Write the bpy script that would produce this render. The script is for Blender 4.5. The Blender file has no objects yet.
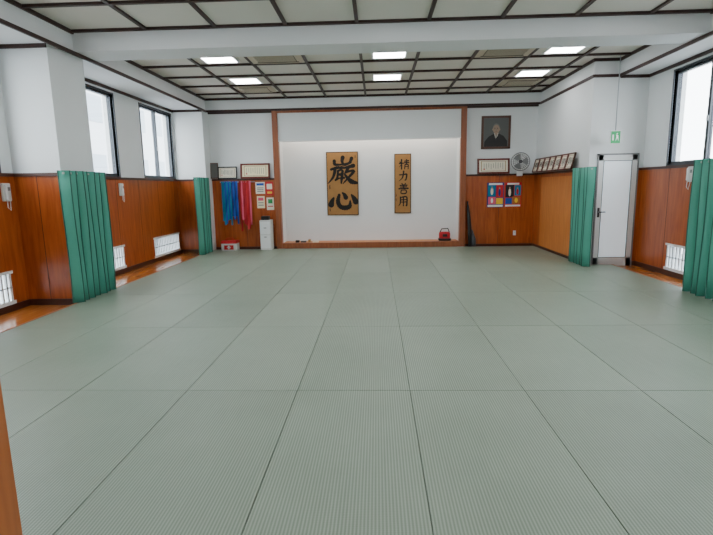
import bpy, bmesh, math, random
from mathutils import Matrix, Vector
random.seed(3)
def lin(c):
    return tuple(((v/255)/12.92 if v/255<=0.04045 else (((v/255)+0.055)/1.055)**2.4) for v in c)
MATS={}
def mat(name,rgb,rough=0.6,spec=0.5,metal=0.0,emit=0.0,noise=0.0,nscale=4.0,bump=0.0,bscale=60,ecol=None):
    m=bpy.data.materials.new(name);m.use_nodes=True;nt=m.node_tree;b=nt.nodes['Principled BSDF']
    c=lin(rgb)
    b.inputs['Base Color'].default_value=(*c,1);b.inputs['Roughness'].default_value=rough
    b.inputs['Metallic'].default_value=metal;b.inputs['Specular IOR Level'].default_value=spec
    if emit>0:
        b.inputs['Emission Color'].default_value=(*(lin(ecol) if ecol else c),1);b.inputs['Emission Strength'].default_value=emit
    tc=nt.nodes.new('ShaderNodeTexCoord')
    if noise>0:
        n=nt.nodes.new('ShaderNodeTexNoise');n.inputs['Scale'].default_value=nscale;n.inputs['Detail'].default_value=4
        nt.links.new(tc.outputs['Object'],n.inputs['Vector'])
        mx=nt.nodes.new('ShaderNodeMix');mx.data_type='RGBA'
        mx.inputs[6].default_value=(*[v*(1-noise) for v in c],1);mx.inputs[7].default_value=(*[min(1,v*(1+noise)) for v in c],1)
        nt.links.new(n.outputs['Fac'],mx.inputs[0]);nt.links.new(mx.outputs[2],b.inputs['Base Color'])
    if bump>0:
        n=nt.nodes.new('ShaderNodeTexNoise');n.inputs['Scale'].default_value=bscale
        nt.links.new(tc.outputs['Object'],n.inputs['Vector'])
        bp=nt.nodes.new('ShaderNodeBump');bp.inputs['Strength'].default_value=bump;bp.inputs['Distance'].default_value=0.01
        nt.links.new(n.outputs['Fac'],bp.inputs['Height']);nt.links.new(bp.outputs[0],b.inputs['Normal'])
    MATS[name]=m;return m
def woodmat(name,c1,c2,rough,scale=(6,6,0.6),rot=None,plank=None):
    m=bpy.data.materials.new(name);m.use_nodes=True;nt=m.node_tree;b=nt.nodes['Principled BSDF']
    tc=nt.nodes.new('ShaderNodeTexCoord');mp=nt.nodes.new('ShaderNodeMapping');mp.inputs['Scale'].default_value=scale
    nt.links.new(tc.outputs['Object'],mp.inputs[0])
    n=nt.nodes.new('ShaderNodeTexNoise');n.inputs['Scale'].default_value=3;n.inputs['Detail'].default_value=6;n.inputs['Distortion'].default_value=0.6
    nt.links.new(mp.outputs[0],n.inputs['Vector'])
    cr=nt.nodes.new('ShaderNodeValToRGB');cr.color_ramp.elements[0].position=0.3;cr.color_ramp.elements[1].position=0.7
    cr.color_ramp.elements[0].color=(*lin(c1),1);cr.color_ramp.elements[1].color=(*lin(c2),1)
    nt.links.new(n.outputs['Fac'],cr.inputs[0]);nt.links.new(cr.outputs[0],b.inputs['Base Color'])
    b.inputs['Roughness'].default_value=rough
    MATS[name]=m
mat('plaster',(225,228,229),0.85,0.3,noise=0.02,nscale=2,bump=0.08,bscale=150)
mat('ceilingboard',(222,219,211),0.9,0.2,noise=0.03,nscale=3)
mat('beamwhite',(224,226,228),0.85,0.2)
mat('batten',(52,30,25),0.5)
mat('darktrim',(70,36,24),0.4)
woodmat('wainscot',(148,66,22),(182,92,38),0.3)
woodmat('ply',(188,112,54),(208,134,70),0.4)
woodmat('postwood',(128,68,38),(152,86,50),0.4,scale=(8,8,0.7))
woodmat('orangewood',(156,88,40),(178,108,52),0.4,scale=(8,8,0.7))
woodmat('floorwood',(170,92,40),(200,126,62),0.16,scale=(9,0.8,1))
mat('alu',(70,74,80),0.4,metal=0.6)
mat('alulight',(170,175,180),0.4,metal=0.4)
mat('white',(232,234,235),0.4)
mat('grille',(200,206,210),0.5)
mat('lamp',(255,255,255),0.5,emit=20.0)
mat('curtain',(76,158,138),0.45,0.4,noise=0.05,nscale=6)
mat('curtaindark',(34,96,80),0.5)
mat('curtaintop',(150,170,160),0.5)
mat('black',(18,18,20),0.5)
mat('ink',(12,10,9),0.8)
mat('goldpaper',(154,112,62),0.8,noise=0.18,nscale=6)
mat('scrollframe',(60,42,26),0.6)
mat('paper',(232,226,208),0.8)
mat('cream',(238,228,190),0.8)
mat('red',(196,28,36),0.5);mat('blue',(20,74,170),0.6);mat('bluedeep',(18,44,120),0.6);mat('teal',(20,120,160),0.6)
mat('redfab',(176,22,36),0.7);mat('pink',(220,90,120),0.6);mat('yellow',(236,196,50),0.6);mat('green',(30,150,80),0.5)
mat('grey',(130,132,134),0.6);mat('greydark',(70,70,74),0.6);mat('skin',(160,136,118),0.7);mat('hair',(120,118,116),0.8)
mat('photobg',(92,94,92),0.7);mat('framebrown',(80,44,26),0.35);mat('framegold',(150,110,50),0.4);mat('framered',(104,38,26),0.35)
mat('exitgreen',(20,150,84),0.5,emit=0.3)
mat('frost',(222,231,238),0.25,emit=0.5)  # frosted door pane; its emission stands in for light from behind
mat('acbody',(196,186,164),0.5);mat('acslat',(84,78,66),0.6)
mat('plastic',(214,216,214),0.35)
mat('bldg',(206,209,214),0.9,noise=0.05,nscale=1);mat('bldgglass',(150,162,174),0.3)
mat('ground',(150,150,150),0.9)
g=bpy.data.materials.new('glass');g.use_nodes=True;nt=g.node_tree;nt.nodes.clear()
t=nt.nodes.new('ShaderNodeBsdfTransparent');t.inputs[0].default_value=(0.93,0.96,0.97,1);gl=nt.nodes.new('ShaderNodeBsdfGlossy');gl.inputs['Roughness'].default_value=0.02
mx=nt.nodes.new('ShaderNodeMixShader');mx.inputs[0].default_value=0.06;ou=nt.nodes.new('ShaderNodeOutputMaterial')
nt.links.new(t.outputs[0],mx.inputs[1]);nt.links.new(gl.outputs[0],mx.inputs[2]);nt.links.new(mx.outputs[0],ou.inputs[0]);MATS['glass']=g
# tatami
MW,ML,MX0,MY0=0.87,1.74,-0.63,1.80
m=bpy.data.materials.new('tatami');m.use_nodes=True;nt=m.node_tree;b=nt.nodes['Principled BSDF'];N=nt.nodes.new;Lk=nt.links.new
tc=N('ShaderNodeTexCoord');sp=N('ShaderNodeSeparateXYZ');Lk(tc.outputs['Object'],sp.inputs[0])
def mth(op,a,bv=None):
    x=N('ShaderNodeMath');x.operation=op
    if hasattr(a,'links'): Lk(a,x.inputs[0])
    else: x.inputs[0].default_value=a
    if bv is not None:
        if hasattr(bv,'links'): Lk(bv,x.inputs[1])
        else: x.inputs[1].default_value=bv
    return x.outputs[0]
s=mth('SINE',mth('MULTIPLY',sp.outputs[0],2*math.pi/0.0174))
s01=mth('ADD',mth('MULTIPLY',s,0.5),0.5)
s2=mth('SINE',mth('MULTIPLY',sp.outputs[1],2*math.pi/0.012))
cx=mth('FLOOR',mth('DIVIDE',mth('SUBTRACT',sp.outputs[0],MX0),MW));cy=mth('FLOOR',mth('DIVIDE',mth('SUBTRACT',sp.outputs[1],MY0),ML))
cmb=N('ShaderNodeCombineXYZ');Lk(cx,cmb.inputs[0]);Lk(cy,cmb.inputs[1])
wn=N('ShaderNodeTexWhiteNoise');Lk(cmb.outputs[0],wn.inputs['Vector'])
ns=N('ShaderNodeTexNoise');ns.inputs['Scale'].default_value=1.3;ns.inputs['Detail'].default_value=5;Lk(tc.outputs['Object'],ns.inputs['Vector'])
mp=N('ShaderNodeMapping');mp.inputs['Scale'].default_value=(60,3,1);Lk(tc.outputs['Object'],mp.inputs[0])
n2=N('ShaderNodeTexNoise');n2.inputs['Scale'].default_value=1;n2.inputs['Detail'].default_value=3;Lk(mp.outputs[0],n2.inputs['Vector'])
val=mth('ADD',mth('ADD',mth('MULTIPLY',s01,0.44),mth('MULTIPLY',wn.outputs['Value'],0.14)),mth('ADD',mth('MULTIPLY',ns.outputs['Fac'],0.28),mth('MULTIPLY',n2.outputs['Fac'],0.16)))
cr=N('ShaderNodeValToRGB');cr.color_ramp.elements[0].position=0.12;cr.color_ramp.elements[1].position=0.9
cr.color_ramp.elements[0].color=(*lin((98,113,97)),1);cr.color_ramp.elements[1].color=(*lin((160,174,157)),1)
Lk(val,cr.inputs[0]);Lk(cr.outputs[0],b.inputs['Base Color']);b.inputs['Roughness'].default_value=0.38
bp=N('ShaderNodeBump');bp.inputs['Strength'].default_value=0.35;bp.inputs['Distance'].default_value=0.002
Lk(mth('ADD',s01,mth('MULTIPLY',s2,0.2)),bp.inputs['Height']);Lk(bp.outputs[0],b.inputs['Normal']);MATS['tatami']=m
mat('mattingedge',(96,108,92),0.8)

class B:
    def __init__(s,name,M=None):
        s.name=name;s.bm=bmesh.new();s.mats=[];s.M=M or Matrix()
    def mi(s,m):
        if m not in s.mats:s.mats.append(m)
        return s.mats.index(m)
    def add(s,vs,fs,m,smooth=False):
        v=[s.bm.verts.new(Vector(p)) for p in vs];i=s.mi(m)
        for f in fs:
            try:
                ff=s.bm.faces.new([v[k] for k in f]);ff.material_index=i;ff.smooth=smooth
            except ValueError: pass
        return v
    def box(s,x0,x1,y0,y1,z0,z1,m,bev=0,M=None):
        x0,x1=min(x0,x1),max(x0,x1);y0,y1=min(y0,y1),max(y0,y1);z0,z1=min(z0,z1),max(z0,z1)
        vs=[Vector(p) for p in [(x0,y0,z0),(x1,y0,z0),(x1,y1,z0),(x0,y1,z0),(x0,y0,z1),(x1,y0,z1),(x1,y1,z1),(x0,y1,z1)]]
        if M: vs=[M@p for p in vs]
        v=s.add(vs,[(0,3,2,1),(4,5,6,7),(0,1,5,4),(1,2,6,5),(2,3,7,6),(3,0,4,7)],m)
        if bev>0:
            es=set()
            for q in v:
                for e in q.link_edges: es.add(e)
            r=bmesh.ops.bevel(s.bm,geom=list(es),offset=bev,segments=2,affect='EDGES',profile=0.5)
            i=s.mi(m)
            for f in r['faces']: f.material_index=i
    def cyl(s,p0,p1,r0,r1,m,n=16,caps=True,smooth=True):
        p0=Vector(p0);p1=Vector(p1);d=(p1-p0).normalized();a=d.orthogonal().normalized();c=d.cross(a)
        vs=[]
        for p,r in((p0,r0),(p1,r1)):
            for k in range(n):
                t=2*math.pi*k/n;vs.append(p+a*math.cos(t)*r+c*math.sin(t)*r)
        fs=[(k,(k+1)%n,n+(k+1)%n,n+k) for k in range(n)]
        s.add(vs,fs,m,smooth)
        if caps:
            s.add(vs[:n],[tuple(reversed(range(n)))],m);s.add(vs[n:],[tuple(range(n))],m)
    def tube(s,pts,r,m,n=8,closed=False):
        P=[Vector(p) for p in pts];k=len(P);rs=r if isinstance(r,(list,tuple)) else [r]*k
        vs=[];prev=None
        for i,p in enumerate(P):
            if closed: d=(P[(i+1)%k]-P[i-1])
            else: d=P[min(i+1,k-1)]-P[max(i-1,0)]
            d.normalize()
            a=(prev-d*prev.dot(d)).normalized() if prev is not None else d.orthogonal().normalized()
            prev=a;c=d.cross(a)
            for j in range(n):
                t=2*math.pi*j/n;vs.append(p+a*math.cos(t)*rs[i]+c*math.sin(t)*rs[i])
        fs=[]
        for i in range(k if closed else k-1):
            for j in range(n):
                a0=i*n+j;a1=i*n+(j+1)%n;b0=((i+1)%k)*n+j;b1=((i+1)%k)*n+(j+1)%n
                fs.append((a0,a1,b1,b0))
        if not closed: fs+=[tuple(range(n)),tuple(range((k-1)*n,k*n))]
        s.add(vs,fs,m,True)
    def poly(s,pts,m):
        s.add(pts,[tuple(range(len(pts)))],m)
    def disc(s,x,z,rx,rz,y,m,n=24):
        s.poly([(x+rx*math.cos(2*math.pi*k/n),y,z+rz*math.sin(2*math.pi*k/n)) for k in range(n)],m)
    def ell(s,c,r,m,seg=16,rings=10):
        vs=[];fs=[]
        for i in range(rings+1):
            ph=math.pi*i/rings
            for j in range(seg):
                t=2*math.pi*j/seg;vs.append((c[0]+r[0]*math.sin(ph)*math.cos(t),c[1]+r[1]*math.sin(ph)*math.sin(t),c[2]+r[2]*math.cos(ph)))
        for i in range(rings):
            for j in range(seg): fs.append((i*seg+j,(i+1)*seg+j,(i+1)*seg+(j+1)%seg,i*seg+(j+1)%seg))
        s.add(vs,fs,m,True)
    def done(s,recalc=True):
        bmesh.ops.remove_doubles(s.bm,verts=s.bm.verts,dist=1e-6)
        if recalc: bmesh.ops.recalc_face_normals(s.bm,faces=s.bm.faces)
        me=bpy.data.meshes.new(s.name);s.bm.to_mesh(me);s.bm.free()
        for n in s.mats: me.materials.append(MATS[n])
        o=bpy.data.objects.new(s.name,me);bpy.context.collection.objects.link(o);o.matrix_world=s.M
        return o
def cells(b,axis,fixed0,fixed1,u0,u1,z0,z1,holes,m):
    us=sorted(set([u0,u1]+[h for H in holes for h in H[:2] if u0<h<u1]));zs=sorted(set([z0,z1]+[h for H in holes for h in H[2:4] if z0<h<z1]))
    for i in range(len(us)-1):
        j=0
        while j<len(zs)-1:
            uc=(us[i]+us[i+1])/2
            def hole(k):
                zc=(zs[k]+zs[k+1])/2;return any(H[0]<uc<H[1] and H[2]<zc<H[3] for H in holes)
            if hole(j): j+=1;continue
            k=j
            while k+1<len(zs)-1 and not hole(k+1):k+=1
            if axis=='x': b.box(fixed0,fixed1,us[i],us[i+1],zs[j],zs[k+1],m)
            else: b.box(us[i],us[i+1],fixed0,fixed1,zs[j],zs[k+1],m)
            j=k+1
FZ=-0.04;XL=-5.0;XLi=-4.25;XR=5.0;XRi=4.0;XRs=4.47;YF=1.0;YB=12.6;ZS=3.48;ZC=3.78;WZ=1.77
WL=[(1.9,3.8),(4.45,6.35),(7.7,9.42),(10.48,12.05)];WR=[(1.9,3.8),(4.0,5.7),(6.95,8.72)]
wz0,wz1=1.84,3.36
LL=[(1.9,3.8),(4.6,6.3),(7.7,9.3),(10.6,12.0)];LR=[(1.9,3.8),(4.2,5.6),(7.0,8.52)]
lz0,lz1=0.08,0.48
holesL=[(a,c,wz0,wz1) for a,c in WL]+[(a,c,lz0,lz1) for a,c in LL]
holesR=[(a,c,wz0,wz1) for a,c in WR]+[(a,c,lz0,lz1) for a,c in LR]
b=B('floor');b.box(-5.3,5.3,-2,13.4,-0.2,FZ,'floorwood');b.done()
b=B('wall_left');cells(b,'x',XL-0.2,XL,YF-0.1,YB+0.6,FZ,ZC+0.1,holesL,'plaster');b.done()
b=B('wall_right');cells(b,'x',XR,XR+0.2,YF-0.1,9.5,FZ,ZC+0.1,holesR,'plaster');b.done()
DX0,DX1,DZ=4.17,4.88,2.06
b=B('wall_door_side')
cells(b,'y',9.5,9.62,XRi,XR+0.2,FZ,ZC+0.1,[(DX0,DX1,FZ-1,DZ)],'plaster')
b.box(XRi,XRi+0.12,9.62,YB+0.6,FZ,ZC+0.1,'plaster');b.done()
b=B('wall_back')
TX0,TX1,TZ=-2.46,2.10,2.73
cells(b,'y',YB,YB+0.12,XL,XRi,FZ,ZC+0.1,[(TX0-0.02,TX1+0.02,FZ-1,3.3)],'plaster')
b.box(XL,XLi,12.15,YB,FZ,ZS,'plaster')
b.done()
b=B('wall_front');b.box(-5.2,-0.895,YF-0.12,YF,FZ,ZC+0.1,'plaster');b.box(0.95,5.2,YF-0.12,YF,FZ,ZC+0.1,'plaster');b.box(-0.895,0.95,YF-0.12,YF,2.15,ZC+0.1,'plaster')
b.box(-2,-1.88,-2,YF-0.12,FZ,2.7,'plaster');b.box(1.88,2,-2,YF-0.12,FZ,2.7,'plaster');b.box(-2,2,-2.12,-2,FZ,2.7,'plaster');b.box(-2,2,-2,YF-0.12,2.6,2.7,'plaster');b.done()
b=B('ceiling');b.box(-5.2,5.2,YF-0.1,13.3,ZC,ZC+0.12,'ceilingboard');b.done()
b=B('soffit_wall_left');b.box(XL,XLi,YF,YB,ZS,ZC,'beamwhite');b.done()
b=B('soffit_wall_right');b.box(XRs,XR,YF,9.5,ZS,ZC,'beamwhite');b.done()
b=B('soffit_wall_back');b.box(XLi,XRi,12.42,YB,ZS,ZC,'beamwhite');b.done()
b=B('ceiling_beam');b.box(XLi,XRs,7.08,7.6,3.5,ZC,'beamwhite');b.done()
b=B('column_wall_left');b.box(XL,-4.32,6.6,7.4,FZ,ZS,'plaster');b.done()
b=B('column_wall_right');b.box(4.52,XR,5.85,6.5,FZ,ZS,'plaster');b.done()
b=B('trim_1')
for (z0,z1) in ((ZS-0.03,ZS+0.02),(ZC-0.05,ZC)):
    b.box(XLi,XLi+0.03,YF,YB-0.18,z0,z1,'batten')
    b.box(XRs-0.03,XRs,YF,9.5,z0,z1,'batten')
    b.box(XRi,XRs,9.47,9.5,z0,z1,'batten')
    b.box(XRi-0.03,XRi,9.47,YB-0.18,z0,z1,'batten')
    b.box(XLi,XRi,12.39,12.42,z0,z1,'batten')
b.box(XL,XL+0.03,YF,12.15,ZS-0.05,ZS,'batten');b.box(XR-0.03,XR,YF,9.5,ZS-0.05,ZS,'batten');b.box(XRs,XR,9.47,9.5,ZS-0.05,ZS,'batten')
b.box(XL,-4.32,6.57,6.6,ZS-0.05,ZS,'batten');b.box(XL,XLi,12.12,12.15,ZS-0.05,ZS,'batten')
b.box(XLi,XRi,YB-0.03,YB,ZS-0.05,ZS,'batten')
b.done()
b=B('ceiling_lattice')
xs=[-4.155+0.977*k for k in range(9)];q=0.024
for x in xs[1:]: b.box(x-q,x+q,7.6,12.42,ZC-0.03,ZC,'batten')
for y in [8.26,9.14]: b.box(XLi,XRs,y-q,y+q,ZC-0.035,ZC,'batten')
for y in [10.02,10.9,11.78]: b.box(XLi,XRi,y-q,y+q,ZC-0.035,ZC,'batten')
b.box(XLi,XRs,7.6,7.65,ZC-0.05,ZC,'batten')
for x in xs[1:]: b.box(x-q,x+q,YF,7.08,ZC-0.03,ZC,'batten')
for y in [1.7,2.58,3.46,4.34,5.22,6.1,7.05]: b.box(XLi,XRs,y-q,y+q,ZC-0.035,ZC,'batten')
b.done()
def wains(name,parts,horiz=False):
    b=B(name)
    for p in parts:
        ax,f0,f1,u0,u1,holes,grooves=p
        cells(b,ax,f0,f1,u0,u1,FZ,WZ,holes,'wainscot')
        s=1 if f1>f0 else -1
        def bx(a0,a1,w0,w1,z0,z1,m):
            if ax=='x': b.box(a0,a1,w0,w1,z0,z1,m)
            else: b.box(w0,w1,a0,a1,z0,z1,m)
        bx(f0,f1+0.025*s,u0,u1,WZ,WZ+0.045,'darktrim')
        bx(f1,f1+0.012*s,u0,u1,FZ,0.05,'darktrim')
        for g in grooves: bx(f1,f1+0.003*s,g-0.004,g+0.004,0.5 if any(h[0]<g<h[1] for h in holes) else 0.05,WZ,'darktrim')
    b.done()
wains('wainscot_wall_left',[('x',XL,XL+0.02,YF,6.6,[(a,c,lz0,lz1) for a,c in LL],[2.2,3.1,4.0,4.9,5.8]),
  ('x',XL,XL+0.02,7.4,12.15,[(a,c,lz0,lz1) for a,c in LL],[8.3,9.2,10.1,11.0,11.9]),
  ('y',6.6,6.58,XL,-4.32,[],[-4.66]),('x',-4.32,-4.305,6.6,7.4,[],[]),('y',12.15,12.13,XL,XLi,[],[])])
wains('wainscot_wall_back',[('y',YB,YB-0.02,XLi,-2.6,[],[-3.4])])
wains('wainscot_wall_back',[('y',YB,YB-0.02,2.24,XRi,[],[3.1])])
wains('wainscot_wall_right',[('x',XRi,XRi-0.02,9.5,YB,[],[10.0,12.05]),('x',XR,XR-0.02,6.5,9.5,[(a,c,lz0,lz1) for a,c in LR],[7.7,8.6]),
  ('x',XR,XR-0.02,YF,5.85,[(a,c,lz0,lz1) for a,c in LR],[2.5,4.1,5.0]),('x',4.52,4.50,5.85,6.5,[],[]),('y',6.5,6.52,4.52,XR,[],[]),('y',9.5,9.48,DX1+0.03,XR,[],[])])
b=B('notice_panel_board');b.box(XRi-0.045,XRi-0.021,10.06,12.0,0.06,1.70,'ply',0.004);b.done()
# tatami
b=B('tatami_mats')
ys=[YF+0.0,1.80,3.54,5.28,7.02,8.76,10.5,12.43]
xcols=[-4.24,-3.24,-2.37,-1.5,-0.63,0.24,1.11,1.98,2.85,3.72,4.49]
g=0.0024
for j in range(len(ys)-1):
    for i in range(len(xcols)-1):
        x0,x1,y0,y1=xcols[i],xcols[i+1],ys[j],ys[j+1]
        if i==len(xcols)-2 and j>=5:
            if j==5:
                b.box(x0+g,x1-g,y0+g,9.4,FZ,0,'tatami',0.003);b.box(x0+g,3.965,9.404,y1-g,FZ,0,'tatami',0.003)
            else: b.box(x0+g,3.965,y0+g,y1-g,FZ,0,'tatami',0.003)
            continue
        b.box(x0+g,x1-g,y0+g,y1-g,FZ,0,'tatami',0.003)
b.done()
b=B('trim_2')
b.box(-4.27,-4.24,YF,12.13,FZ,0.002,'orangewood');b.box(4.49,4.52,YF,5.85,FZ,0.002,'orangewood');b.box(4.49,4.52,6.5,9.4,FZ,0.002,'orangewood')
b.box(-4.24,3.97,YF,12.43,FZ-0.001,FZ+0.03,'mattingedge');b.box(3.97,4.49,YF,9.4,FZ-0.001,FZ+0.03,'mattingedge');b.done()
def window(name,X,s,y0,y1,split=True):
    b=B(name)
    xa,xb=X+0.03*s,X+0.10*s;f=0.045
    b.box(xa,xb,y0,y1,wz0,wz0+f,'alu');b.box(xa,xb,y0,y1,wz1-f,wz1,'alu')
    b.box(xa,xb,y0,y0+f,wz0,wz1,'alu');b.box(xa,xb,y1-f,y1,wz0,wz1,'alu')
    c=0.03
    b.box(X-0.012*s,X+0.03*s,y0-c,y1+c,wz0-c,wz0,'alu');b.box(X-0.012*s,X+0.03*s,y0-c,y1+c,wz1,wz1+c,'alu')
    b.box(X-0.012*s,X+0.03*s,y0-c,y0,wz0,wz1,'alu');b.box(X-0.012*s,X+0.03*s,y1,y1+c,wz0,wz1,'alu')
    ym=(y0+y1)/2
    b.box(xa,xb,ym-0.03,ym+0.03,wz0+f,wz1-f,'alu')
    for (p,q) in ((y0+f,ym-0.03),(ym+0.03,y1-f)):
        b.box(X+0.055*s,X+0.07*s,p,q,wz0+f,wz1-f,'glass')
    b.box(X+0.015*s,X+0.03*s,ym-0.02,ym+0.02,2.45,2.53,'alulight')
    return b.done()
def vent(name,X,s,y0,y1):
    b=B(name);xa,xb=X-0.01*s,X+0.06*s;f=0.035
    b.box(xa-0.012*s,xb,y0-0.03,y1+0.03,lz0-0.03,lz0+0.02,'white');b.box(xa-0.012*s,xb,y0-0.03,y1+0.03,lz1-0.01,lz1+0.03,'white')
    b.box(xa,xb,y0-0.03,y0+f,lz0,lz1,'white');b.box(xa,xb,y1-f,y1+0.03,lz0,lz1,'white')
    n=int((y1-y0)/0.085)
    for k in range(1,n):
        y=y0+(y1-y0)*k/n;b.box(xa,xa+0.03*s,y-0.014,y+0.014,lz0,lz1,'grille')
    b.box(xa,xa+0.03*s,y0,y1,0.27,0.285,'grille')
    b.box(X+0.08*s,X+0.09*s,y0,y1,lz0,lz1,'glass')
    b.done()
n=1
for a,c in WL: window('window_%d'%n,XL,-1,a,c);n+=1
for a,c in WR: window('window_%d'%n,XR,1,a,c);n+=1
for a,c in LL: vent('window_%d'%n,XL,-1,a,c);n+=1
for a,c in LR: vent('window_%d'%n,XR,1,a,c);n+=1
def curtain(name,X,y0,y1,side,H=1.84,base=0.005,depth=0.12,folds=7):
    b=B(name);k=folds*2;V=[]
    for i in range(k+1):
        V.append((X+(side*depth if i%2 else 0)*(1 if i%4==1 else 0.85),y0+(y1-y0)*i/k))
    zs=[base,0.3,0.6,0.9,1.2,1.5,H]
    def off(i,z): return 0.006*math.sin(i*0.9+z*2.5)
    for i in range(k):
        (xa,ya),(xb,yb)=V[i],V[i+1]
        nx,ny=(yb-ya),-(xb-xa);L=math.hypot(nx,ny);nx/=L;ny/=L
        if nx*side<0: nx,ny=-nx,-ny
        vs=[];m=7
        for z in zs:
            for q in range(m):
                t=q/(m-1);bul=0.012*math.sin(math.pi*t)
                o=off(i,z)*(1-t)+off(i+1,z)*t
                vs.append((xa+(xb-xa)*t+nx*bul+o*side,ya+(yb-ya)*t+ny*bul+o,z))
        b.add(vs,[(r*m+j,r*m+j+1,(r+1)*m+j+1,(r+1)*m+j) for r in range(len(zs)-1) for j in range(m-1)],'curtain',True)
    for i in range(k+1):
        x,y=V[i];r=0.008
        b.tube([(x+off(i,z)*side,y+off(i,z),z) for z in zs],r,'curtaindark',6)
    xm=X+side*depth*0.5
    b.box(xm-0.01,xm+0.01,y0,y1,H-0.05,H-0.02,'curtaintop')
    o=b.done(False)
    sm=o.modifiers.new('s','SOLIDIFY');sm.thickness=0.004
    return o
curtain('folding_curtain',-4.29,6.5,7.5,1)
curtain('folding_curtain',-4.26,11.35,12.1,1,folds=6)
curtain('folding_curtain',XRi-0.035,9.12,9.94,-1,folds=6)
curtain('folding_curtain',4.47,5.95,7.05,-1)
b=B('door_1')
b.box(DX0-0.025,DX0,9.47,9.62,FZ,DZ+0.025,'grey');b.box(DX1,DX1+0.025,9.47,9.62,FZ,DZ+0.025,'grey');b.box(DX0-0.025,DX1+0.025,9.47,9.62,DZ,DZ+0.025,'grey')
y0,y1=9.48,9.52
b.box(DX0,DX0+0.09,y0,y1,FZ,DZ,'white');b.box(DX1-0.09,DX1,y0,y1,FZ,DZ,'white');b.box(DX0,DX1,y0,y1,DZ-0.1,DZ,'white');b.box(DX0,DX1,y0,y1,FZ,0.12,'white')
b.box(DX0+0.09,DX1-0.09,y0+0.012,y1-0.012,0.12,DZ-0.1,'frost')
for (a,c,e,g2) in ((DX0+0.09,DX0+0.102,0.12,DZ-0.1),(DX1-0.102,DX1-0.09,0.12,DZ-0.1)): b.box(a,c,y0-0.004,y0+0.012,e,g2,'grey')
b.box(DX0+0.09,DX1-0.09,y0-0.004,y0+0.012,0.12,0.132,'grey');b.box(DX0+0.09,DX1-0.09,y0-0.004,y0+0.012,DZ-0.112,DZ-0.1,'grey')
b.box(DX0+0.03,DX0+0.07,y0-0.01,y0,0.9,1.08,'greydark');b.cyl((DX0+0.05,y0,1.0),(DX0+0.05,y0-0.05,1.0),0.009,0.009,'alulight');b.cyl((DX0+0.045,y0-0.05,1.0),(DX0+0.16,y0-0.05,1.0),0.011,0.01,'greydark')
b.done()
b=B('trim_3')
b.box(-0.897,-0.873,YF-0.14,YF+0.03,FZ,2.15,'orangewood',0.003);b.box(0.905,0.95,YF-0.14,YF+0.03,FZ,2.15,'orangewood',0.003);b.box(-0.873,0.905,YF-0.14,YF+0.03,2.11,2.15,'orangewood');b.done()
b=B('tokonoma_alcove')
yf=12.44
b.box(-2.6,-2.46,yf,YB+0.02,0,3.46,'postwood',0.006);b.box(2.10,2.24,yf,YB+0.02,0,3.46,'postwood',0.006)
b.box(-2.46,2.10,yf,YB+0.02,3.40,3.46,'postwood',0.004)
b.box(-2.46,2.10,yf+0.04,YB+0.02,TZ,3.40,'plaster');b.box(-2.46,2.10,yf+0.03,YB+0.0,TZ-0.02,TZ,'white')
b.box(-2.5,2.14,13.05,13.15,FZ,3.3,'plaster');b.box(-2.56,-2.46,YB+0.02,13.05,FZ,3.3,'plaster');b.box(2.10,2.2,YB+0.02,13.05,FZ,3.3,'plaster');b.box(-2.5,2.14,YB,13.05,3.2,3.3,'plaster')
b.box(-2.46,2.10,yf+0.01,yf+0.10,0,0.14,'postwood',0.004)
b.box(-2.46,2.10,yf+0.10,13.05,0.0,0.13,'ply')
b.done()
def stroke(b,pts,ws,y,m='ink',n=10):
    P=[Vector((p[0],p[1])) for p in pts];W=list(ws)
    R=[];Q=[]
    for i in range(len(P)-1):
        p0=P[max(i-1,0)];p1=P[i];p2=P[i+1];p3=P[min(i+2,len(P)-1)]
        for k in range(n):
            t=k/n
            R.append(0.5*((2*p1)+(p2-p0)*t+(2*p0-5*p1+4*p2-p3)*t*t+(3*p1-p0-3*p2+p3)*t**3));Q.append(W[i]+(W[i+1]-W[i])*t)
    R.append(P[-1]);Q.append(W[-1])
    L=[];Rr=[]
    for i,p in enumerate(R):
        d=R[min(i+1,len(R)-1)]-R[max(i-1,0)]
        if d.length<1e-9:d=Vector((1,0))
        d.normalize();nn=Vector((-d.y,d.x));w=Q[i]*(1+0.15*math.sin(i*2.3))/2
        L.append(p+nn*w);Rr.append(p-nn*w)
    vs=[(q.x,y,q.y) for q in L]+[(q.x,y,q.y) for q in Rr];k=len(L)
    b.add(vs,[(i,i+1,k+i+1,k+i) for i in range(k-1)],m)
    for p,w in((R[0],Q[0]),(R[-1],Q[-1])): b.disc(p.x,p.y,w/2,w/2,y-0.0003,m,12)
def scroll(name,x0,x1,z0,z1,chars,bold=1.5):
    M=Matrix.Translation(((x0+x1)/2,13.03,(z0+z1)/2));b=B(name,M);w=(x1-x0)/2;h=(z1-z0)/2
    b.box(-w,w,-0.02,0.015,-h,h,'scrollframe',0.004)
    b.box(-w+0.022,w-0.022,-0.024,-0.019,-h+0.022,h-0.022,'goldpaper')
    for (cx,cz,sc,sts) in chars:
        for k,(pts,ws) in enumerate(sts):
            stroke(b,[(cx+p[0]*sc,cz+p[1]*sc) for p in pts],[q*sc*bold for q in ws],-0.0255-0.0004*k)
    b.done(False)
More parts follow.
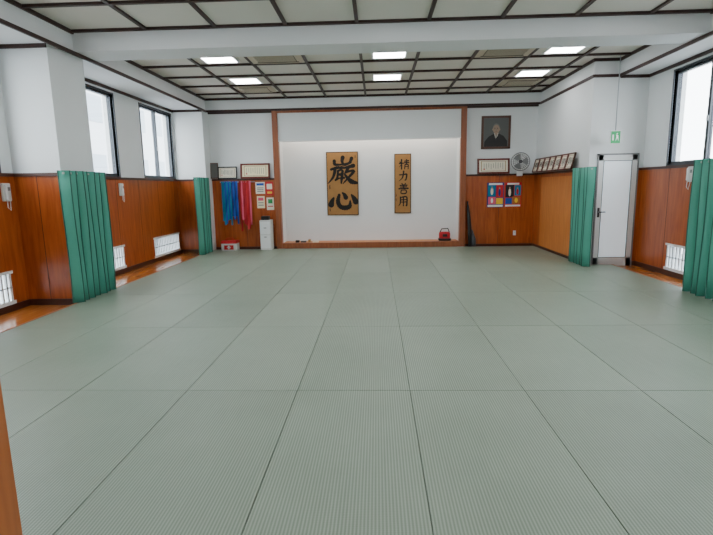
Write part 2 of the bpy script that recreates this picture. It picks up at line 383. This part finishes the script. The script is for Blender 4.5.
GAN=[([(0.02,.86),(-.02,.66),(0.02,.5)],[.17,.13,.1]),([(-.5,.66),(-.46,.46),(-.1,.44),(.3,.5),(.5,.56)],[.14,.12,.07,.08,.1]),([(.56,.8),(.46,.58),(.26,.42),(-.1,.32)],[.15,.11,.05,.03]),
 ([(-.7,.16),(-.3,.26),(.1,.24),(.66,.36)],[.1,.12,.08,.17]),([(-.46,.22),(-.5,-.05),(-.62,-.35),(-.9,-.68)],[.13,.13,.1,.03]),
 ([(-.3,.06),(-.1,.12),(.0,.04),(-.1,-.1),(-.32,-.14),(-.12,-.2),(.0,-.24)],[.09,.08,.1,.06,.05,.07,.05]),([(-.28,.04),(-.34,-.36),(-.46,-.5),(-.2,-.38),(.08,-.36)],[.09,.1,.07,.06,.09]),
 ([(-.0,.02),(-.06,-.4),(-.1,-.7)],[.1,.12,.05]),([(.32,.2),(.2,-.0),(.1,-.14)],[.14,.09,.03]),([(.2,-.04),(.45,.04),(.68,.02),(.4,-.3),(.0,-.72)],[.08,.09,.13,.1,.03]),([(.12,-.14),(.3,-.38),(.55,-.6),(.88,-.68)],[.07,.13,.2,.1])]
KOKORO=[([(-.6,.12),(-.7,-.08),(-.76,-.28)],[.08,.18,.24]),([(-.26,.3),(-.34,-.1),(-.2,-.4),(.1,-.48),(.36,-.38),(.4,-.02)],[.11,.18,.18,.2,.18,.03]),([(-.06,.42),(.06,.3),(.14,.14)],[.06,.15,.19]),([(.48,.3),(.62,.1),(.74,-.12)],[.06,.18,.24])]
SIG=[([(0,.9),(.02,.6)],[.2,.1]),([(-.3,.5),(.3,.55)],[.1,.12]),([(.05,.5),(-.2,.1),(.2,.0)],[.12,.1,.12]),([(-.25,-.2),(.25,-.15),(-.1,-.5)],[.12,.12,.08]),([(-.2,-.7),(.3,-.66)],[.12,.14]),([(0,-.5),(0,-1.0)],[.12,.1])]
scroll('calligraphy_scroll',-1.32,-0.48,0.81,2.47,[(0.01,0.31,0.43,GAN),(0.02,-0.42,0.44,KOKORO),(-0.34,-0.08,0.055,SIG),(0.345,0.70,0.04,SIG),(-0.345,-0.68,0.045,SIG)])
C1=[([(-.5,.3),(-.35,.1)],[.12,.06]),([(-.3,.6),(-.3,-.6)],[.14,.12]),([(-.6,.1),(.0,.15)],[.1,.1]),([(-.3,.0),(-.6,-.35)],[.1,.03]),([(.1,.4),(.6,.45)],[.1,.12]),([(.05,.2),(.65,.22)],[.1,.1]),([(.35,.6),(.33,.05)],[.1,.1]),([(.15,-.05),(.1,-.6)],[.1,.08]),([(.15,-.05),(.55,-.05),(.55,-.6)],[.1,.1,.08]),([(.15,-.3),(.5,-.3)],[.07,.07])]
C2=[([(-.5,.25),(.0,.28),(.38,.32),(.4,.0),(.28,-.42),(.1,-.4)],[.12,.1,.16,.14,.12,.03]),([(.02,.7),(-.04,.2),(-.2,-.2),(-.6,-.55)],[.15,.14,.1,.03])]
C3=[([(-.2,.65),(-.1,.5)],[.12,.06]),([(.25,.65),(.12,.48)],[.12,.06]),([(-.45,.42),(.45,.45)],[.1,.12]),([(-.4,.22),(.4,.24)],[.1,.1]),([(-.6,.0),(.6,.04)],[.12,.14]),([(0,.5),(0,.02)],[.12,.1]),([(-.3,-.2),(-.3,-.6),(.3,-.6),(.32,-.2),(-.3,-.2)],[.1,.1,.12,.1,.08])]
C4=[([(-.4,.55),(-.42,-.2),(-.65,-.6)],[.13,.12,.04]),([(-.4,.5),(.4,.55),(.42,-.5),(.28,-.55)],[.12,.13,.15,.04]),([(-.35,.2),(.35,.22)],[.09,.09]),([(-.38,-.1),(.35,-.08)],[.09,.09]),([(.0,.5),(-.02,-.6)],[.12,.1])]
scroll('calligraphy_scroll',0.47,0.91,0.84,2.39,[(0.03,0.5,0.20,C1),(0.02,0.18,0.20,C2),(0.02,-0.13,0.20,C3),(0.02,-0.46,0.20,C4),(-0.17,-0.3,0.035,SIG),(-0.17,-0.42,0.035,SIG)],1.4)
def frame(name,M,w,h,fm,inner,content=None,fw=0.03):
    b=B(name,M);W=w/2;H=h/2
    b.box(-W,W,-0.012,0.0,-H,H,fm)
    b.box(-W,W,-0.03,0,H-fw,H,fm,0.003);b.box(-W,W,-0.03,0,-H,-H+fw,fm,0.003);b.box(-W,-W+fw,-0.03,0,-H,H,fm,0.003);b.box(W-fw,W,-0.03,0,-H,H,fm,0.003)
    b.box(-W+fw,W-fw,-0.016,-0.011,-H+fw,H-fw,inner)
    if content=='cert':
        iw=W-fw;ih=H-fw
        b.box(-iw*.86,iw*.86,-0.018,-0.0165,-ih*.86,-ih*.8,'framegold');b.box(-iw*.86,iw*.86,-0.018,-0.0165,ih*.8,ih*.86,'framegold')
        b.box(-iw*.86,-iw*.82,-0.018,-0.0165,-ih*.86,ih*.86,'framegold');b.box(iw*.82,iw*.86,-0.018,-0.0165,-ih*.86,ih*.86,'framegold')
        n=9
        for k in range(n):
            x=-iw*.65+iw*1.3*k/(n-1);t=random.uniform(.4,.65)
            b.box(x-0.004,x+0.004,-0.0185,-0.0165,-ih*random.uniform(.2,.6),ih*t,'greydark')
        b.box(-iw*.7,-iw*.6,-0.019,-0.0165,-ih*.6,-ih*.4,'red')
    if content=='portrait':
        y=-0.018
        b.poly([(-.29,y,-H+fw),(-.28,y,-.22),(-.18,y,-.10),(-.05,y,-.03),(.08,y,-.03),(.19,y,-.09),(.28,y,-.21),(.29,y,-H+fw)],'black')
        b.poly([(-.045,y-.001,-.02),(.0,y-.001,-.17),(.06,y-.001,-.02)],'paper');b.poly([(-.012,y-.002,-.06),(.0,y-.002,-.2),(.022,y-.002,-.06)],'greydark')
        b.disc(.005,.10,.088,.115,y-.003,'hair');b.disc(.005,.075,.082,.108,y-.004,'skin');b.disc(-.082,.07,.012,.025,y-.003,'skin');b.disc(.092,.07,.012,.025,y-.003,'skin')
        b.box(-.03,.04,y-.003,y-.001,-.06,0,'skin')
        for sx in(-.03,.035): b.disc(sx,.085,.013,.007,y-.005,'ink',10);b.box(sx-.018,sx+.018,y-.006,y-.004,.103,.110,'greydark')
        b.poly([(.0,y-.005,.08),(-.01,y-.005,.045),(.02,y-.005,.045)],'hair');b.box(-.025,.03,y-.006,y-.004,.012,.02,'framered')
    return b.done()
def T(x,y,z,rz=0,rx=0): return Matrix.Translation((x,y,z))@Matrix.Rotation(math.radians(rz),4,'Z')@Matrix.Rotation(math.radians(rx),4,'X')
yw=YB-0.005
frame('portrait_picture',T(2.98,yw,2.83),0.72,0.80,'framebrown','photobg','portrait',0.055)
frame('certificate_frame',T(2.93,yw-0.05,2.005,0,-6),0.80,0.38,'framered','paper','cert',0.045)
frame('certificate_frame',T(-3.10,yw-0.05,2.00,0,-6),0.76,0.38,'framered','cream','cert',0.045)
frame('certificate_frame',T(-3.82,yw-0.05,1.965,0,-6),0.50,0.31,'black','paper','cert',0.03)
frame('certificate_frame',T(-4.16,yw-0.05,2.02,12,-6),0.20,0.40,'framebrown','photobg',None,0.02)
for k in range(7):
    y=10.14+k*0.35
    frame('certificate_frame',T(XRi-0.09,y,1.985,-90,-14),0.335,0.34,'framered' if k%2 else 'framebrown','paper','cert',0.03)
def poster(name,x0,x1,z0,z1,base,blobs):
    b=B(name,Matrix.Translation(((x0+x1)/2,YB-0.022,(z0+z1)/2)));w=(x1-x0)/2;h=(z1-z0)/2
    b.box(-w,w,-0.004,0,-h,h,base)
    for i,(x,z,rx,rz,m) in enumerate(blobs):
        if rx<0:
            b.box((x+rx)*w,(x-rx)*w,-0.0045-0.0004*i,-0.004,(z-rz)*h,(z+rz)*h,m)
        else: b.disc(x*w,z*h,rx*w,rz*h,-0.0045-0.0004*i,m,14)
    b.done(False)
poster('event_poster',2.80,3.22,0.98,1.6,'bluedeep',[(-.45,.35,-.45,.45,'teal'),(.5,.3,-.42,.5,'red'),(-.4,-.45,-.45,.3,'pink'),(.5,-.5,-.4,.25,'yellow'),(0,-.88,-.9,.08,'white'),(0,.88,-.8,.07,'white'),(-.42,.3,.16,.3,'paper'),(-.42,.6,.09,.09,'skin'),(.48,.2,.15,.32,'bluedeep'),(.48,.55,.09,.09,'skin'),(-.4,-.45,.14,.2,'white')])
poster('event_poster',3.24,3.66,0.98,1.6,'red',[(-.4,.3,-.5,.5,'black'),(.55,.35,-.38,.42,'teal'),(-.5,-.5,-.4,.25,'blue'),(.4,-.45,-.5,.3,'orangewood'),(0,.88,-.7,.07,'white'),(0,-.88,-.9,.07,'white'),(-.4,.2,.16,.32,'paper'),(-.4,.55,.09,.09,'skin'),(.52,.25,.14,.25,'red'),(.52,.52,.08,.08,'skin'),(.4,-.45,.2,.2,'yellow')])
poster('notice_paper',-3.12,-2.88,1.42,1.72,'paper',[(0,.6,-.8,.2,'blue'),(0,0,-.7,.08,'grey'),(0,-.3,-.7,.08,'grey'),(0,-.6,-.7,.08,'grey')])
poster('notice_paper',-2.86,-2.66,1.38,1.72,'red',[(0,.3,-.7,.4,'paper'),(0,-.6,-.6,.15,'yellow')])
poster('notice_paper',-3.10,-2.90,1.05,1.36,'cream',[(0,.5,-.7,.25,'pink'),(0,-.1,-.7,.08,'grey'),(0,-.5,-.7,.08,'grey')])
poster('notice_paper',-2.85,-2.66,1.0,1.32,'paper',[(0,.4,-.6,.35,'green'),(0,-.4,-.7,.08,'red')])
b=B('hanging_judo_belts')
b.cyl((-4.02,YB-0.09,1.73),(-3.12,YB-0.09,1.73),0.012,0.012,'alulight')
for x in(-4.0,-3.55,-3.14): b.cyl((x,YB-0.02,1.73),(x,YB-0.09,1.73),0.008,0.008,'alulight')
def strip(x,w,z0,m,ph):
    vs=[];n=14
    for k in range(n+1):
        z=1.745+(z0-1.745)*k/n;d=0.012*math.sin(k*0.7+ph)
        vs+=[(x-w/2,YB-0.105+d,z),(x+w/2,YB-0.105-d,z)]
    b.add(vs,[(2*k,2*k+1,2*k+3,2*k+2) for k in range(n)],m,True)
    b.box(x-w/2,x+w/2,YB-0.108,YB-0.07,1.735,1.75,m)
for k in range(10): strip(-3.97+k*0.042,0.046,random.uniform(.62,.9),random.choice(['blue','blue','bluedeep','teal']),k*1.3)
for k in range(7): strip(-3.50+k*0.042,0.044,random.uniform(.45,.8),random.choice(['redfab','redfab','red','pink']),k*1.9)
b.done()
b=B('white_storage_cabinet')
b.box(-2.97,-2.69,12.18,12.5,0.0,0.76,'plastic',0.012);b.box(-2.955,-2.705,12.168,12.18,0.05,0.38,'white',0.004);b.box(-2.955,-2.705,12.168,12.18,0.41,0.72,'white',0.004)
b.box(-2.86,-2.80,12.15,12.17,0.56,0.575,'greydark');b.box(-2.86,-2.80,12.15,12.17,0.33,0.345,'greydark')
b.box(-2.94,-2.74,12.24,12.42,0.76,0.86,'black',0.01);b.done()
b=B('first_aid_box')
b.box(-3.98,-3.58,12.15,12.42,0.0,0.18,'plastic',0.012);b.box(-3.985,-3.575,12.145,12.425,0.18,0.25,'red',0.012);b.box(-3.90,-3.66,12.138,12.15,0.03,0.14,'red');b.box(-3.80,-3.76,12.134,12.139,0.04,0.13,'white');b.box(-3.825,-3.735,12.134,12.139,0.07,0.1,'white')
b.tube([(-3.88,12.28,0.25),(-3.86,12.28,0.31),(-3.70,12.28,0.31),(-3.68,12.28,0.25)],0.01,'red');b.done()
b=B('red_shoulder_bag')
b.box(1.62,1.90,12.62,12.80,0.131,0.36,'redfab',0.04);b.box(1.60,1.92,12.61,12.79,0.135,0.20,'black',0.02);b.box(1.70,1.82,12.61,12.625,0.24,0.31,'black',0.005)
b.tube([(1.64,12.7,0.35),(1.68,12.68,0.44),(1.84,12.68,0.45),(1.88,12.7,0.35)],0.014,'black');b.done()
b=B('wooden_sword_bag')
b.tube([(2.36,12.38,0.012),(2.355,12.40,0.3),(2.335,12.45,0.7),(2.31,12.50,1.0),(2.305,12.51,1.08),(2.30,12.52,1.14)],[0.05,0.055,0.045,0.035,0.018,0.028],'black',10)
b.tube([(2.45,12.36,0.02),(2.44,12.40,0.2),(2.40,12.46,0.42)],[0.06,0.065,0.03],'greydark',10);b.done()
b=B('alcove_ornaments')
for x,w,h,m in((-2.1,.10,.06,'black'),(-1.94,.14,.04,'greydark'),(-1.78,.06,.08,'framegold'),(-1.62,.16,.03,'paper')):
    b.box(x-w/2,x+w/2,12.64,12.74,0.131,0.131+h,m,0.008)
b.done()
M=T(3.50,12.2,2.09,-14,0);b=B('wall_fan',M)
R=0.215
for r,y in((R,0),(R*.97,-.04),(R*.8,-.065),(R*.6,-.08),(R*.38,-.09),(R*.97,.04),(R*.75,.06)):
    b.tube([(r*math.cos(2*math.pi*k/28),y,r*math.sin(2*math.pi*k/28)) for k in range(28)],0.010 if r==R else 0.004,'grey',6,True)
for k in range(24):
    a=2*math.pi*k/24;c,s_=math.cos(a),math.sin(a)
    b.tube([(.04*c,-.095,.04*s_),(R*.6*c,-.08,R*.6*s_),(R*.97*c,-.04,R*.97*s_),(R*c,0,R*s_),(R*.97*c,.04,R*.97*s_),(R*.3*c,.07,R*.3*s_)],0.003,'grey',4)
b.cyl((0,-.1,0),(0,-.09,0),.045,.045,'greydark')
for k in range(3):
    a0=2*math.pi*k/3;vs=[]
    for i in range(7):
        t=i/6;a=a0-.45+t*1.1
        vs+=[(.03*math.cos(a),-.01+.04*t,.03*math.sin(a)),(.18*math.cos(a),-.035+.07*t,.18*math.sin(a))]
    b.add(vs,[(2*i,2*i+1,2*i+3,2*i+2) for i in range(6)],'grey',True)
b.cyl((0,.02,0),(0,.16,0),.06,.05,'white');b.cyl((0,.12,0),(0,.22,-.2),.025,.025,'white')
b.box(-.07,.07,.2,.37,-.34,-.16,'white',.015);b.done()
b=B('exit_sign')
ex,ey=4.31,9.2
b.cyl((ex,ey,2.47),(ex,ey,ZC),0.008,0.008,'alulight');b.box(ex-.09,ex+.09,ey-.015,ey+.015,2.24,2.47,'white',.004);b.box(ex-.08,ex+.08,ey-.022,ey-.014,2.25,2.46,'exitgreen')
zz=-.03
b.box(ex-.06,ex-.035,ey-.026,ey-.021,2.33+zz,2.43+zz,'white');b.ell((ex+.02,ey-.025,2.445+zz),(.012,.004,.012),'white');b.poly([(ex,ey-.026,2.43+zz),(ex+.04,ey-.026,2.42+zz),(ex+.05,ey-.026,2.31+zz),(ex+.025,ey-.026,2.37+zz),(ex-.005,ey-.026,2.31+zz),(ex+.01,ey-.026,2.39+zz)],'white');b.done()
for (x,y) in [(-2.69,8.70),(0.24,8.70),(3.17,8.70),(-2.69,10.46),(0.24,10.46),(3.17,10.46),(-2.69,5.66),(0.24,5.66),(3.17,5.66),(-2.69,3.0),(0.24,3.0),(3.17,3.0)]:
    b=B('ceiling_light_panel',Matrix.Translation((x,y,ZC)))
    w=0.27;d=0.24
    b.box(-w-.03,w+.03,-d-.03,-d,-.03,0,'white');b.box(-w-.03,w+.03,d,d+.03,-.03,0,'white');b.box(-w-.03,-w,-d,d,-.03,0,'white');b.box(w,w+.03,-d,d,-.03,0,'white')
    b.box(-w,w,-d,d,-.02,-.005,'lamp');b.done()
def ac(x,y,w=.46,d=.36):
    b=B('ceiling_air_conditioner',Matrix.Translation((x,y,ZC)))
    b.box(-w,w,-d,d,-.035,0,'acbody',.01)
    b.box(-w*.74,w*.74,-d*.64,d*.64,-.042,-.035,'acslat')
    for k in range(7):
        yy=-d*.54+d*1.08*k/6;b.box(-w*.72,w*.72,yy-.010,yy+.010,-.048,-.042,'acbody')
    for s_ in(-1,1):
        b.box(-w*.8,w*.8,s_*d*.82-.035,s_*d*.82+.035,-.04,-.035,'black');b.box(-w*.8,w*.8,s_*d*.82-.01,s_*d*.82+.01,-.05,-.036,'acbody')
    b.done()
ac(-1.71,8.70);ac(2.19,8.70);ac(-2.69,11.34,.4,.3);ac(3.17,11.34,.4,.3)
def intercom(name,x,y,z,rz):
    b=B(name,T(x,y,z,rz));b.box(-.07,.07,-.04,0,-.12,.12,'plastic',.012);b.box(-.055,-.015,-.065,-.038,-.10,.10,'white',.012);b.box(.01,.05,-.045,-.04,.02,.07,'grey');
    b.tube([(-.03,-.05,-.1),(-.04,-.05,-.2),(.01,-.05,-.24),(.03,-.04,-.11)],.005,'white',6);b.done()
intercom('wall_intercom',XL+0.02,6.38,1.56,90)
intercom('wall_intercom',XL+0.02,9.36,1.58,90)
intercom('wall_intercom',XR-0.02,8.0,1.66,-90)
b=B('power_outlet',T(3.52,YB-0.022,0.32));b.box(-.035,.035,-.008,0,-.06,.06,'white',.003);b.box(-.012,-.006,-.01,-.008,.01,.03,'black');b.box(.006,.012,-.01,-.008,.01,.03,'black');b.done()
b=B('neighbouring_building')
def bldg(x0,x1,y0,y1,z0,z1,face,nx,nz):
    b.box(x0,x1,y0,y1,z0,z1,'bldg')
    xf=x1+.02 if face>0 else x0-.02
    for i in range(nx):
        for k in range(nz):
            ya=y0+(y1-y0)*(i+.2)/nx;yb=y0+(y1-y0)*(i+.8)/nx;za=z0+(z1-z0)*(k+.3)/nz;zb=z0+(z1-z0)*(k+.75)/nz
            b.box(xf-.01,xf+.01,ya,yb,za,zb,'bldgglass')
bldg(-24,-15,8,22,-10,9,1,6,6);bldg(-30,-18,27,45,-10,16,1,6,7);bldg(16,24,2,20,-10,6,-1,6,5)
b.done()
b=B('ground');b.box(-80,80,-80,80,-10.2,-10,'ground');b.done()
def area(name,loc,rot,sx,sy,e,col=(1,1,1)):
    l=bpy.data.lights.new(name,'AREA');l.shape='RECTANGLE';l.size=sx;l.size_y=sy;l.energy=e;l.color=col
    o=bpy.data.objects.new(name,l);bpy.context.collection.objects.link(o);o.location=loc;o.rotation_euler=rot;return o
area('alcove_strip_lamp',(-0.18,12.74,3.1),(0,0,0),4.3,0.08,28,(1,.86,.74))
area('vestibule_fill',(0,-0.6,2.55),(0,0,0),1.2,1.2,30)  # unseen fill light added in the vestibule behind the camera
w=bpy.data.worlds.new('World');bpy.context.scene.world=w;w.use_nodes=True;bg=w.node_tree.nodes['Background'];bg.inputs[0].default_value=(0.95,0.975,1,1);bg.inputs[1].default_value=12.5
cam=bpy.data.cameras.new('camera');cam.sensor_width=36;cam.lens=485/713*36;cam.clip_start=0.05;cam.clip_end=300
o=bpy.data.objects.new('camera',cam);bpy.context.collection.objects.link(o)
o.matrix_world=Matrix.Translation((0,0,1.55))@Matrix.Rotation(math.radians(2.5),4,'Z')@Matrix.Rotation(math.radians(90-9.42),4,'X')@Matrix.Rotation(math.radians(-1.0),4,'Z')
bpy.context.scene.camera=o
